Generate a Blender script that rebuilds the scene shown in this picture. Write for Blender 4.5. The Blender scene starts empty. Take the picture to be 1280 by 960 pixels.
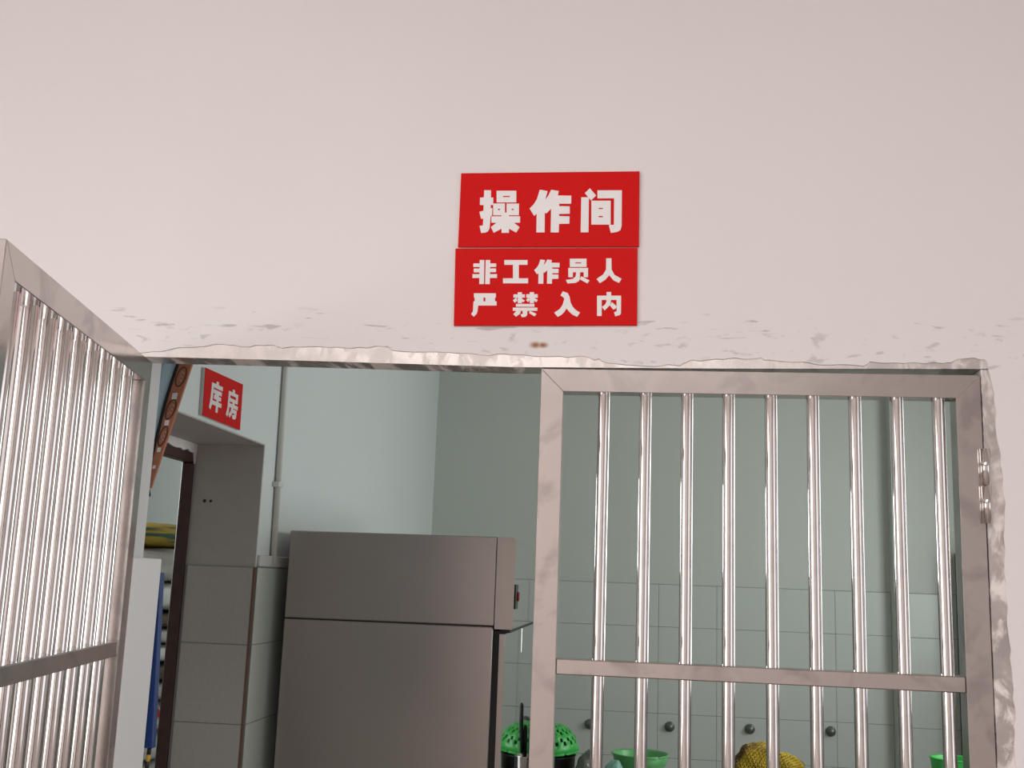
import bpy, bmesh, math, random
from mathutils import Vector, Matrix, noise

random.seed(7)
scene = bpy.context.scene
C = scene.collection

# ------------------------------------------------------------------ camera
FPX = 1353.43                       # focal length in pixels of a 1280 px wide frame
CAM = Vector((0.1625, -1.8854, 1.70))
YAW, PITCH, ROLL = 0.1129, 0.1803, 0.0368
fw = Vector((-math.sin(YAW) * math.cos(PITCH), math.cos(YAW) * math.cos(PITCH), math.sin(PITCH)))
r0 = Vector((math.cos(YAW), math.sin(YAW), 0))
u0 = r0.cross(fw)
rt = r0 * math.cos(ROLL) + u0 * math.sin(ROLL)
up = -r0 * math.sin(ROLL) + u0 * math.cos(ROLL)
cd = bpy.data.cameras.new('camera')
cd.sensor_fit = 'HORIZONTAL'
cd.sensor_width = 36.0
cd.lens = 36.0 * FPX / 1280.0
cd.clip_start = 0.02
cam = bpy.data.objects.new('camera', cd)
M4 = Matrix(((rt.x, up.x, -fw.x, CAM.x), (rt.y, up.y, -fw.y, CAM.y), (rt.z, up.z, -fw.z, CAM.z), (0, 0, 0, 1)))
cam.matrix_world = M4
C.objects.link(cam)
scene.camera = cam

# ------------------------------------------------------------------ world, daylight at the windows, added fill lights, exposure
w = bpy.data.worlds.new('overcast_sky')
scene.world = w
w.use_nodes = True
bg = w.node_tree.nodes['Background']
bg.inputs['Color'].default_value = (0.80, 0.88, 1.0, 1)
bg.inputs['Strength'].default_value = 1.0


def area_light(name, loc, rot, sx, sz, power, col):
    l = bpy.data.lights.new(name, 'AREA')
    l.shape = 'RECTANGLE'
    l.size, l.size_y = sx, sz
    l.energy = power
    l.color = col
    o = bpy.data.objects.new(name, l)
    o.location = loc
    o.rotation_euler = rot
    C.objects.link(o)
    return o


H90 = math.pi / 2
WARM = (1.0, 0.985, 0.98)
COOL = (0.955, 1.0, 0.985)
area_light('daylight_hall_side_window', (-3.17, -3.1, 1.75), (0, -H90, 0), 1.8, 2.6, 62, WARM)
area_light('daylight_hall_opposite_window', (3.17, -2.6, 1.75), (0, H90, 0), 1.8, 2.4, 10, WARM)  # added fill from the right, evens out the front wall
area_light('hall_ceiling_light_panel', (-0.2, -2.9, 3.27), (0, 0, 0), 2.4, 1.2, 62, WARM)  # unseen overhead fill, added for even wall light without streaks on the bars
area_light('daylight_kitchen_window', (2.57, 2.75, 1.95), (0, H90, 0), 1.4, 2.0, 41, COOL)
area_light('daylight_storeroom_window', (-3.37, 2.6, 2.2), (0, -H90, 0), 0.8, 0.8, 30, COOL)  # added fill, lifts the storeroom that kitchen light leaves too dark

vs = scene.view_settings
vs.view_transform = 'Standard'
vs.look = 'None'
vs.gamma = 1.0
vs.use_curve_mapping = False
vs.exposure = 0.0

# ------------------------------------------------------------------ materials
def lin(r, g, b):
    f = lambda v: (v / 255 / 12.92) if v <= 10.3 else ((v / 255 + 0.055) / 1.055) ** 2.4
    return (f(r), f(g), f(b), 1)


def new_mat(name):
    m = bpy.data.materials.new(name)
    m.use_nodes = True
    nt = m.node_tree
    return m, nt, nt.nodes, nt.links, nt.nodes['Principled BSDF']


def mat(name, col, rough=0.5, metal=0.0, var=0.0, scale=8.0, bump=0.0, bscale=60.0, coat=0.0,
        trans=0.0, stretch=None, rvar=0.0, spec=0.5):
    m, nt, N, L, b = new_mat(name)
    b.inputs['Roughness'].default_value = rough
    b.inputs['Metallic'].default_value = metal
    b.inputs['Coat Weight'].default_value = coat
    b.inputs['Specular IOR Level'].default_value = spec
    b.inputs['Transmission Weight'].default_value = trans
    b.inputs['Base Color'].default_value = col
    tc = N.new('ShaderNodeTexCoord')
    mp = N.new('ShaderNodeMapping')
    L.new(tc.outputs['Object'], mp.inputs['Vector'])
    if stretch:
        mp.inputs['Scale'].default_value = stretch
    if var or rvar:
        n = N.new('ShaderNodeTexNoise')
        n.inputs['Scale'].default_value = scale
        n.inputs['Detail'].default_value = 5
        L.new(mp.outputs[0], n.inputs['Vector'])
        if var:
            mx = N.new('ShaderNodeMix')
            mx.data_type = 'RGBA'
            mx.inputs[6].default_value = [c * (1 - var) for c in col[:3]] + [1]
            mx.inputs[7].default_value = [min(1, c * (1 + var)) for c in col[:3]] + [1]
            L.new(n.outputs['Fac'], mx.inputs[0])
            L.new(mx.outputs[2], b.inputs['Base Color'])
        if rvar:
            mr = N.new('ShaderNodeMapRange')
            mr.inputs['To Min'].default_value = max(0.02, rough - rvar)
            mr.inputs['To Max'].default_value = rough + rvar
            L.new(n.outputs['Fac'], mr.inputs['Value'])
            L.new(mr.outputs[0], b.inputs['Roughness'])
    if bump:
        n2 = N.new('ShaderNodeTexNoise')
        n2.inputs['Scale'].default_value = bscale
        n2.inputs['Detail'].default_value = 4
        L.new(mp.outputs[0], n2.inputs['Vector'])
        bp = N.new('ShaderNodeBump')
        bp.inputs['Strength'].default_value = bump
        bp.inputs['Distance'].default_value = 0.004
        L.new(n2.outputs['Fac'], bp.inputs['Height'])
        L.new(bp.outputs[0], b.inputs['Normal'])
    return m


def steel_mat(name, col, rough, stain):
    """polished stainless steel with smudges and brownish weld stains"""
    m, nt, N, L, b = new_mat(name)
    b.inputs['Metallic'].default_value = 1.0
    tc = N.new('ShaderNodeTexCoord')
    n = N.new('ShaderNodeTexNoise')
    n.inputs['Scale'].default_value = 14
    n.inputs['Detail'].default_value = 6
    n.inputs['Distortion'].default_value = 0.6
    L.new(tc.outputs['Object'], n.inputs['Vector'])
    cr = N.new('ShaderNodeValToRGB')
    cr.color_ramp.elements[0].position = 0.36
    cr.color_ramp.elements[0].color = [c * (1 - stain) for c in col[:3]] + [1]
    cr.color_ramp.elements[1].position = 0.50
    cr.color_ramp.elements[1].color = col
    L.new(n.outputs['Fac'], cr.inputs['Fac'])
    L.new(cr.outputs[0], b.inputs['Base Color'])
    mr = N.new('ShaderNodeMapRange')
    mr.inputs['To Min'].default_value = rough * 1.5
    mr.inputs['To Max'].default_value = rough * 0.6
    L.new(n.outputs['Fac'], mr.inputs['Value'])
    L.new(mr.outputs[0], b.inputs['Roughness'])
    return m


def plaster_mat():
    """painted plaster: scuffed and scraped along the door head, a small rust stain over the door"""
    m, nt, N, L, b = new_mat('painted_plaster_hall')
    b.inputs['Roughness'].default_value = 0.62
    tc = N.new('ShaderNodeTexCoord')
    sp = N.new('ShaderNodeSeparateXYZ')
    L.new(tc.outputs['Object'], sp.inputs[0])

    def math_(op, a, c):
        n = N.new('ShaderNodeMath')
        n.operation = op
        for i, v in enumerate((a, c)):
            if isinstance(v, (int, float)):
                n.inputs[i].default_value = v
            else:
                L.new(v, n.inputs[i])
        return n.outputs[0]

    def band(v, c, hw, soft):
        d = math_('ABSOLUTE', math_('SUBTRACT', v, c), 0)
        mr = N.new('ShaderNodeMapRange')
        mr.interpolation_type = 'SMOOTHSTEP'
        mr.inputs['From Min'].default_value = hw
        mr.inputs['From Max'].default_value = hw + soft
        mr.inputs['To Min'].default_value = 1
        mr.inputs['To Max'].default_value = 0
        L.new(d, mr.inputs['Value'])
        return mr.outputs[0]

    def nz(scale, vec_scale, detail=6, lo=0.5, hi=0.6):
        mp = N.new('ShaderNodeMapping')
        mp.inputs['Scale'].default_value = vec_scale
        L.new(tc.outputs['Object'], mp.inputs['Vector'])
        n = N.new('ShaderNodeTexNoise')
        n.inputs['Scale'].default_value = scale
        n.inputs['Detail'].default_value = detail
        n.inputs['Distortion'].default_value = 0.4
        L.new(mp.outputs[0], n.inputs['Vector'])
        mr = N.new('ShaderNodeMapRange')
        mr.inputs['From Min'].default_value = lo
        mr.inputs['From Max'].default_value = hi
        L.new(n.outputs['Fac'], mr.inputs['Value'])
        return mr.outputs[0]

    def mix(f, a, c):
        mx = N.new('ShaderNodeMix')
        mx.data_type = 'RGBA'
        L.new(f, mx.inputs[0])
        for i, v in ((6, a), (7, c)):
            if isinstance(v, tuple):
                mx.inputs[i].default_value = v
            else:
                L.new(v, mx.inputs[i])
        return mx.outputs[2]

    base = mix(nz(1.3, (1, 1, 1), 3, 0.35, 0.65), (0.765, 0.722, 0.705, 1), (0.748, 0.704, 0.686, 1))
    zone = band(sp.outputs['Z'], 2.15, 0.012, 0.03)
    zone2 = band(sp.outputs['Z'], 2.11, 0.02, 0.03)
    cracks = math_('MULTIPLY', zone, nz(13, (1, 1, 7), 14, 0.615, 0.665))
    c1 = mix(math_('MULTIPLY', cracks, 0.55), base, (0.33, 0.31, 0.30, 1))
    rub = math_('MULTIPLY', zone2, nz(26, (1, 1, 2.2), 12, 0.60, 0.67))
    c2 = mix(math_('MULTIPLY', rub, 0.5), c1, (0.42, 0.37, 0.35, 1))
    # rust stain: two spots side by side
    spots = None
    for x, r in ((-0.0115, 0.0105), (0.0015, 0.0095)):
        vd = N.new('ShaderNodeVectorMath')
        vd.operation = 'DISTANCE'
        mp = N.new('ShaderNodeMapping')
        mp.inputs['Scale'].default_value = (1, 0, 1.75)
        L.new(tc.outputs['Object'], mp.inputs['Vector'])
        L.new(mp.outputs[0], vd.inputs[0])
        vd.inputs[1].default_value = (x, 0, 2.1175 * 1.75)
        mr = N.new('ShaderNodeMapRange')
        mr.interpolation_type = 'SMOOTHSTEP'
        mr.inputs['From Min'].default_value = r * 0.1
        mr.inputs['From Max'].default_value = r * 1.5
        mr.inputs['To Min'].default_value = 1
        mr.inputs['To Max'].default_value = 0
        L.new(vd.outputs['Value'], mr.inputs['Value'])
        spots = mr.outputs[0] if spots is None else math_('MAXIMUM', spots, mr.outputs[0])
    c3 = mix(spots, c2, (0.30, 0.125, 0.035, 1))
    L.new(c3, b.inputs['Base Color'])
    bp = N.new('ShaderNodeBump')
    bp.inputs['Strength'].default_value = 0.35
    bp.inputs['Distance'].default_value = 0.003
    hz = band(sp.outputs['Z'], 2.12, 0.02, 0.08)
    h = math_('ADD', math_('MULTIPLY', nz(6, (1, 1, 1.5), 5, 0.3, 0.7), math_('ADD', math_('MULTIPLY', hz, 1.0), 0.05)), math_('MULTIPLY', cracks, -0.6))
    L.new(h, bp.inputs['Height'])
    L.new(bp.outputs[0], b.inputs['Normal'])
    return m


def smeared_steel():
    m = steel_mat('steel_smeared_with_plaster', (0.63, 0.58, 0.555, 1), 0.3, 0.2)
    nt = m.node_tree
    N, L = nt.nodes, nt.links
    tc = N.new('ShaderNodeTexCoord')
    mp = N.new('ShaderNodeMapping')
    mp.inputs['Scale'].default_value = (1, 0.2, 0.55)
    L.new(tc.outputs['Object'], mp.inputs['Vector'])
    n = N.new('ShaderNodeTexNoise')
    n.inputs['Scale'].default_value = 30
    n.inputs['Detail'].default_value = 8
    n.inputs['Roughness'].default_value = 0.65
    n.inputs['Distortion'].default_value = 0.5
    L.new(mp.outputs[0], n.inputs['Vector'])
    mr = N.new('ShaderNodeMapRange')
    mr.inputs['From Min'].default_value = 0.48
    mr.inputs['From Max'].default_value = 0.58
    L.new(n.outputs['Fac'], mr.inputs['Value'])
    p2 = N.new('ShaderNodeBsdfPrincipled')
    p2.inputs['Base Color'].default_value = (0.78, 0.72, 0.68, 1)
    p2.inputs['Roughness'].default_value = 0.7
    ms = N.new('ShaderNodeMixShader')
    L.new(mr.outputs[0], ms.inputs[0])
    L.new(N['Principled BSDF'].outputs[0], ms.inputs[1])
    L.new(p2.outputs[0], ms.inputs[2])
    L.new(ms.outputs[0], N['Material Output'].inputs['Surface'])
    return m


SMEARED = smeared_steel()
STEEL = steel_mat('polished_stainless_steel', (0.565, 0.515, 0.495, 1), 0.19, 0.22)
STEELT = steel_mat('bright_stainless_tube', (0.63, 0.59, 0.57, 1), 0.07, 0.12)
BRUSHED = mat('brushed_steel_cabinet', (0.45, 0.40, 0.375, 1), 0.31, 1.0, var=0.10, scale=3, stretch=(1, 1, 1), rvar=0.06)
MIRROR = mat('polished_steel_front', (0.66, 0.68, 0.67, 1), 0.03, 1.0)
PLASTER = plaster_mat()
KWALL = mat('kitchen_white_plaster', (0.70, 0.745, 0.73, 1), 0.55, var=0.03, scale=2, bump=0.05, bscale=30)
KBACK = mat('kitchen_green_grey_plaster', (0.55, 0.585, 0.53, 1), 0.55, var=0.03, scale=2)
KTILE = mat('glazed_wall_tile', (0.56, 0.60, 0.55, 1), 0.3, var=0.02, scale=3)
GREYTILE = mat('speckled_grey_wall_tile', (0.48, 0.455, 0.43, 1), 0.45, var=0.12, scale=90)
GROUT = mat('dark_tile_grout', (0.24, 0.26, 0.24, 1), 0.9, var=0.2, scale=20)
REVEAL = mat('white_reveal_paint', (0.66, 0.655, 0.645, 1), 0.5, var=0.03, scale=5)
REVTILE = mat('white_reveal_tile', (0.80, 0.79, 0.78, 1), 0.25, var=0.02, scale=6)
JAMB = mat('bare_grey_plaster', (0.475, 0.445, 0.42, 1), 0.8, var=0.1, scale=18, bump=0.3, bscale=40)
BROWNW = mat('dark_brown_painted_wood', (0.055, 0.022, 0.018, 1), 0.45, var=0.4, scale=25)
BEAD = mat('brown_corner_bead', (0.16, 0.09, 0.06, 1), 0.6, var=0.3, scale=40)
REDS = mat('red_acrylic', lin(206, 10, 9), 0.5, var=0.05, scale=6, spec=0.12)
SIGNW = mat('white_sign_lettering', (0.80, 0.76, 0.745, 1), 0.45, var=0.02)
SIGNB = mat('white_sign_backing', (0.62, 0.60, 0.57, 1), 0.5, var=0.02)
BLACK = mat('black_plastic', (0.012, 0.012, 0.013, 1), 0.4, var=0.2)
RUBBER = mat('dark_rubber_gasket', (0.03, 0.028, 0.026, 1), 0.7, var=0.2)
REDK = mat('red_knob_plastic', (0.35, 0.03, 0.02, 1), 0.4, var=0.1)
PIPE = mat('ivory_plastic_conduit', (0.66, 0.655, 0.61, 1), 0.45, var=0.05)
LBLUE = mat('pale_blue_cloth', lin(188, 216, 228), 0.85, var=0.08, scale=10, bump=0.2, bscale=120)
TRIMB = mat('brown_woven_trim', lin(178, 118, 90), 0.85, var=0.18, scale=60, bump=0.3, bscale=200)
CREAM = mat('cream_embroidery', lin(214, 196, 184), 0.8, var=0.08, scale=80)
DKBR = mat('dark_brown_embroidery', lin(84, 48, 36), 0.8, var=0.1, scale=80)
BLUEP = mat('royal_blue_plastic', lin(32, 60, 120), 0.25, var=0.05)
GREENP = mat('bright_green_plastic', lin(60, 176, 76), 0.35, var=0.06, scale=12)
BASINP = mat('pale_green_translucent_plastic', lin(118, 200, 122), 0.3, var=0.05, trans=0.25)
TEALP = mat('pale_teal_plastic', lin(140, 190, 172), 0.35, var=0.12, scale=20, trans=0.15)
BAGP = mat('grey_clear_plastic_bag', lin(120, 124, 118), 0.22, var=0.5, scale=16, trans=0.2)
POTM = mat('blackened_iron', (0.016, 0.015, 0.015, 1), 0.45, 0.4, var=0.3)
ONION = mat('brown_onion_skin', lin(120, 84, 36), 0.45, var=0.45, scale=9)
CAPM = mat('grey_metal_cap', (0.17, 0.18, 0.17, 1), 0.4, 0.7, var=0.2, scale=40)
TABLE = mat('steel_table_top', (0.5, 0.5, 0.5, 1), 0.3, 1.0, var=0.05)
CABD = mat('dark_grey_cabinet_paint', (0.02, 0.02, 0.02, 1), 0.75, var=0.2, spec=0.15)
CABG = mat('grey_cabinet_band', (0.17, 0.165, 0.155, 1), 0.3, 0.5, var=0.1)
FLOORM = mat('pinkish_beige_floor', (0.42, 0.345, 0.315, 1), 0.35, var=0.08, scale=3)
CEILM = mat('white_ceiling_paint', (0.74, 0.71, 0.69, 1), 0.7, var=0.02)
HWALL = mat('hall_wall_paint', (0.72, 0.665, 0.64, 1), 0.6, var=0.03)
WFRAME = mat('white_window_frame', (0.75, 0.75, 0.74, 1), 0.4, var=0.02)
ROPE_Y = mat('yellow_cord', lin(206, 168, 60), 0.8, var=0.1)


def sack_mat(name, c1, c2, scale, stretch):
    m, nt, N, L, b = new_mat(name)
    b.inputs['Roughness'].default_value = 0.55
    tc = N.new('ShaderNodeTexCoord')
    mp = N.new('ShaderNodeMapping')
    mp.inputs['Scale'].default_value = stretch
    L.new(tc.outputs['Object'], mp.inputs['Vector'])
    n = N.new('ShaderNodeTexNoise')
    n.inputs['Scale'].default_value = scale
    L.new(mp.outputs[0], n.inputs['Vector'])
    cr = N.new('ShaderNodeValToRGB')
    cr.color_ramp.elements[0].position = 0.45
    cr.color_ramp.elements[0].color = c1
    cr.color_ramp.elements[1].position = 0.56
    cr.color_ramp.elements[1].color = c2
    L.new(n.outputs['Fac'], cr.inputs['Fac'])
    L.new(cr.outputs[0], b.inputs['Base Color'])
    n2 = N.new('ShaderNodeTexNoise')
    n2.inputs['Scale'].default_value = 14
    n2.inputs['Detail'].default_value = 3
    L.new(tc.outputs['Object'], n2.inputs['Vector'])
    bp = N.new('ShaderNodeBump')
    bp.inputs['Strength'].default_value = 0.6
    bp.inputs['Distance'].default_value = 0.02
    L.new(n2.outputs['Fac'], bp.inputs['Height'])
    L.new(bp.outputs[0], b.inputs['Normal'])
    return m


YNET = sack_mat('yellow_brown_netting', lin(198, 168, 40), lin(104, 76, 30), 8, (1, 1, 1))


# ------------------------------------------------------------------ mesh helpers
def add_box(bm, lo, hi, bev=0.0, seg=1):
    vs_ = [bm.verts.new((x, y, z)) for x in (lo[0], hi[0]) for y in (lo[1], hi[1]) for z in (lo[2], hi[2])]
    fs = [(0, 1, 3, 2), (4, 6, 7, 5), (0, 4, 5, 1), (2, 3, 7, 6), (0, 2, 6, 4), (1, 5, 7, 3)]
    faces = [bm.faces.new([vs_[i] for i in f]) for f in fs]
    if bev:
        es = list({e for f in faces for e in f.edges})
        bmesh.ops.bevel(bm, geom=es, offset=bev, segments=seg, affect='EDGES', profile=0.5)
    return faces


def add_prism(bm, pts, a, b, axis='y', bev=0.0):
    """polygon pts (2D) pushed from a to b along axis"""
    def P(u, v, t):
        return {'y': (u, t, v), 'z': (u, v, t), 'x': (t, u, v)}[axis]
    n = len(pts)
    v0 = [bm.verts.new(P(u, v, a)) for u, v in pts]
    v1 = [bm.verts.new(P(u, v, b)) for u, v in pts]
    faces = [bm.faces.new(v0), bm.faces.new(v1[::-1])]
    for i in range(n):
        faces.append(bm.faces.new((v0[i], v1[i], v1[(i + 1) % n], v0[(i + 1) % n])))
    if bev:
        es = list({e for f in faces for e in f.edges})
        bmesh.ops.bevel(bm, geom=es, offset=bev, segments=1, affect='EDGES')


def add_tube(bm, path, r, n=14, cap=True):
    """round tube along a list of points; r is one radius or a list"""
    path = [Vector(p) for p in path]
    rs = r if isinstance(r, (list, tuple)) else [r] * len(path)
    rings = []
    for i, p in enumerate(path):
        t = (path[min(i + 1, len(path) - 1)] - path[max(i - 1, 0)]).normalized()
        a = Vector((1, 0, 0)) if abs(t.x) < 0.8 else Vector((0, 1, 0))
        u = t.cross(a).normalized()
        v = t.cross(u)
        rings.append([bm.verts.new(p + (u * math.cos(2 * math.pi * k / n) + v * math.sin(2 * math.pi * k / n)) * rs[i]) for k in range(n)])
    for A, B in zip(rings, rings[1:]):
        for k in range(n):
            f = bm.faces.new((A[k], A[(k + 1) % n], B[(k + 1) % n], B[k]))
            f.smooth = True
    if cap:
        bm.faces.new(rings[0])
        bm.faces.new(rings[-1][::-1])


def add_lathe(bm, prof, c=(0, 0, 0), n=32, axis='z'):
    rings = []
    for r, h in prof:
        ring = []
        for k in range(n):
            a = 2 * math.pi * k / n
            if axis == 'z':
                p = (c[0] + r * math.cos(a), c[1] + r * math.sin(a), c[2] + h)
            else:
                p = (c[0] + r * math.cos(a), c[1] + h, c[2] + r * math.sin(a))
            ring.append(bm.verts.new(p))
        rings.append(ring)
    for A, B in zip(rings, rings[1:]):
        for k in range(n):
            f = bm.faces.new((A[k], A[(k + 1) % n], B[(k + 1) % n], B[k]))
            f.smooth = True
    if prof[0][0] > 1e-5:
        bm.faces.new(rings[0])
    if prof[-1][0] > 1e-5:
        bm.faces.new(rings[-1][::-1])


def mesh_of(bm, name, m):
    bmesh.ops.remove_doubles(bm, verts=bm.verts, dist=1e-6)
    bmesh.ops.recalc_face_normals(bm, faces=bm.faces)
    me = bpy.data.meshes.new(name)
    bm.to_mesh(me)
    bm.free()
    me.materials.append(m)
    return me


def obj(name, bm, m, parent=None):
    o = bpy.data.objects.new(name, bm if isinstance(bm, bpy.types.Mesh) else mesh_of(bm, name, m))
    C.objects.link(o)
    if parent:
        o.parent = parent
    return o


def BM():
    return bmesh.new()


def boxo(name, lo, hi, m, parent=None, bev=0.0):
    bm = BM()
    add_box(bm, lo, hi, bev)
    return obj(name, bm, m, parent)


def tag(o, label, cat, group=None):
    o['label'] = label
    o['category'] = cat
    if group:
        o['group'] = group
    return o


def thing(name, label, cat, loc=(0, 0, 0), rz=0.0, group=None):
    o = bpy.data.objects.new(name, None)
    o.empty_display_size = 0.05
    C.objects.link(o)
    o.location = loc
    o.rotation_euler = (0, 0, rz)
    return tag(o, label, cat, group)


def struct(o, label=None):
    o['kind'] = 'structure'
    if label:
        o['label'] = label
    return o


# ------------------------------------------------------------------ the shell
ZC = 3.3                      # ceiling height
XL, XR, YB = -1.10, 2.60, 5.0  # kitchen left, right and back wall faces
struct(boxo('floor', (-3.4, -4.9, -0.1), (3.4, 5.2, 0.0), FLOORM), 'pinkish beige floor')
struct(boxo('ceiling', (-3.4, -4.9, ZC), (3.4, 5.2, ZC + 0.1), CEILM), 'white ceiling')

# front wall: masonry body with the doorway, thin hand-trowelled plaster coat over it
wf = BM()
add_prism(wf, [(-3.2, 0), (-0.7585, 0), (-0.7585, 2.125), (0.79, 2.125), (0.79, 0), (3.2, 0), (3.2, ZC), (-3.2, ZC)], 0.004, 0.115)
wall_front = struct(obj('wall_front', wf, REVEAL), 'pinkish white plastered wall above and around the barred doorway')
EDGE = [(-0.85, 2.092), (-0.7886, 2.0928), (-0.7342, 2.0951), (-0.6884, 2.1018), (-0.6348, 2.107), (-0.6014, 2.112),
        (-0.5582, 2.108), (-0.4976, 2.1118), (-0.479, 2.106), (-0.4069, 2.1099), (-0.3469, 2.1077), (-0.2877, 2.1115),
        (-0.2695, 2.1043), (-0.1695, 2.1026), (-0.1111, 2.099), (-0.0533, 2.0998), (0.0328, 2.0981), (0.0826, 2.0973),
        (0.1069, 2.0904), (0.1605, 2.0839), (0.2444, 2.0837), (0.2554, 2.0894), (0.2665, 2.0945), (0.3205, 2.0966),
        (0.3825, 2.0993), (0.3907, 2.0956), (0.4125, 2.0947), (0.5047, 2.089), (0.5558, 2.0883), (0.5721, 2.0956),
        (0.6254, 2.0936), (0.6918, 2.0945), (0.7131, 2.1018), (0.7422, 2.105), (0.7604, 2.1011), (0.7671, 2.0734),
        (0.7719, 2.032), (0.7762, 1.9503), (0.7803, 1.8965), (0.7806, 1.8433), (0.7772, 1.7643), (0.7788, 1.6868),
        (0.779, 1.6357), (0.7812, 1.5727), (0.7834, 1.5105), (0.7792, 1.4733), (0.7825, 1.4368)]
rough_edge = []
for (x0, z0), (x1, z1) in zip(EDGE, EDGE[1:]):
    for k in range(4):
        t = k / 4
        a = 0.0022 if k else 0
        rough_edge.append((x0 + (x1 - x0) * t + random.uniform(-a, a), z0 + (z1 - z0) * t + random.uniform(-a, a)))
pl = [(-3.2, 0), (-0.85, 0)] + rough_edge + [(0.7825, 1.43), (0.78, 0.9), (0.782, 0), (3.2, 0), (3.2, ZC), (-3.2, ZC)]
wp = BM()
add_prism(wp, pl, 0.0, 0.004)
obj('plaster_coat', wp, PLASTER, wall_front)
# plaster and tile on the left reveal, seen past the open gate
boxo('reveal_tile', (-0.7583, 0.004, 0.0), (-0.7235, 0.122, 1.718), REVTILE, wall_front, 0.002)

# stainless frame set in the doorway, partly buried in plaster
trim = struct(bpy.data.objects.new('trim_1', None), 'stainless steel door frame smeared with plaster')
C.objects.link(trim)
hb = BM()
add_prism(hb, [(-0.80, 2.0875), (-0.413, 2.083), (-0.052, 2.0772), (0.314, 2.080), (0.79, 2.0865), (0.79, 2.124), (-0.80, 2.124)], 0.0025, 0.066)
obj('frame_head', hb, SMEARED, trim)
boxo('frame_jamb', (0.7525, 0.0025, 0.0), (0.7895, 0.066, 2.085), SMEARED, trim, 0.001)
boxo('frame_jamb', (-0.80, 0.0015, 0.0), (-0.762, 0.0035, 2.085), STEEL, trim)

# kitchen walls
Z_T = 1.716                   # top of the tiling
DY0, DY1, DZ = 0.82, 1.73, 2.136   # storeroom doorway
wl = BM()
add_prism(wl, [(0.115, 0), (DY0, 0), (DY0, DZ), (DY1, DZ), (DY1, 0), (5.2, 0), (5.2, ZC), (0.115, ZC)], XL - 0.25, XL, axis='x')
wall_left = struct(obj('wall_left', wl, KWALL), 'pale bluish white kitchen side wall with the storeroom doorway')
rv = BM()
add_prism(rv, [(DY0 - 0.003, 0), (DY0 + 0.004, 0), (DY0 + 0.004, DZ - 0.004), (DY1 - 0.004, DZ - 0.004), (DY1 - 0.004, 0), (DY1 + 0.003, 0), (DY1 + 0.003, DZ + 0.003), (DY0 - 0.003, DZ + 0.003)], XL - 0.252, XL - 0.0015, axis='x')
obj('doorway_reveal', rv, JAMB, wall_left)
wall_back = struct(boxo('wall_back', (XL, YB, 0), (3.4, YB + 0.2, ZC), KBACK), 'green grey kitchen back wall tiled up to eye height')
trim2 = struct(boxo('trim_2', (1.734, YB - 0.10, 0), (XR, YB, ZC), KBACK), 'shallow pilaster at the right of the back wall')

KEEP = {}


def tile(parent, lo, hi, m):
    key = tuple(round(h - l, 4) for l, h in zip(lo, hi)) + (m.name,)
    if key not in KEEP:
        bm = BM()
        add_box(bm, (0, 0, 0), key[:3], 0.0015)
        KEEP[key] = mesh_of(bm, 'tile', m)
    o = obj('tile', KEEP[key], m, parent)
    o.location = lo
    return o


rows = [Z_T - 0.257 * i for i in range(7)] + [0.0]
G = 0.0013
for (cols, y, par) in (([XL, -1.068 + 0.353, -0.362, -0.009, 0.344, 0.697, 1.05, 1.404, 1.734], YB, wall_back), ([1.734, 2.087, 2.44, XR], YB - 0.10, trim2)):
    boxo('grout', (cols[0], y - 0.0065, 0), (cols[-1], y, Z_T + 0.002), GROUT, par)
    for a, b in zip(cols, cols[1:]):
        for zt_, zb_ in zip(rows, rows[1:]):
            tile(par, (a + G, y - 0.008, zb_ + G), (b - G, y - 0.0005, zt_ - G), KTILE)
for cols in ([0.115, 0.468, DY0], [DY1 + 0.002] + [DY1 + 0.353 * k for k in range(1, 10)]):
    cols = [c for c in cols if c < YB - 0.02] + ([YB - 0.01] if cols[-1] > 2 else [])
    boxo('grout', (XL, cols[0], 0), (XL + 0.0065, cols[-1], Z_T + 0.002), GROUT, wall_left)
    for a, b in zip(cols, cols[1:]):
        for zt_, zb_ in zip(rows, rows[1:]):
            tile(wall_left, (XL + 0.0005, a + G, zb_ + G), (XL + 0.008, b - G, zt_ - G), KTILE)
boxo('grout', (XL - 0.240, DY1 - 0.0085, 0), (XL, DY1 - 0.004, Z_T), GROUT, wall_left)
for zt_, zb_ in zip(rows, rows[1:]):
    tile(wall_left, (XL - 0.236, DY1 - 0.0105, zb_ + G), (XL - 0.004, DY1 - 0.0045, zt_ - G), GREYTILE)
boxo('corner_bead', (XL - 0.004, DY1 - 0.011, 0), (XL + 0.002, DY1 + 0.001, Z_T), BEAD, wall_left)

for x, r in ((XL - 0.198, 0.006), (XL - 0.176, 0.005)):
    bm = BM()
    add_lathe(bm, [(r, -0.003), (r * 0.7, -0.0045), (0.0, -0.0045)], (x, DY1 - 0.003, 1.935), 12, 'y')
    obj('wall_plug', bm, RUBBER, wall_left)

# walls that close the kitchen, the storeroom and the hall the photographer stands in


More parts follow.
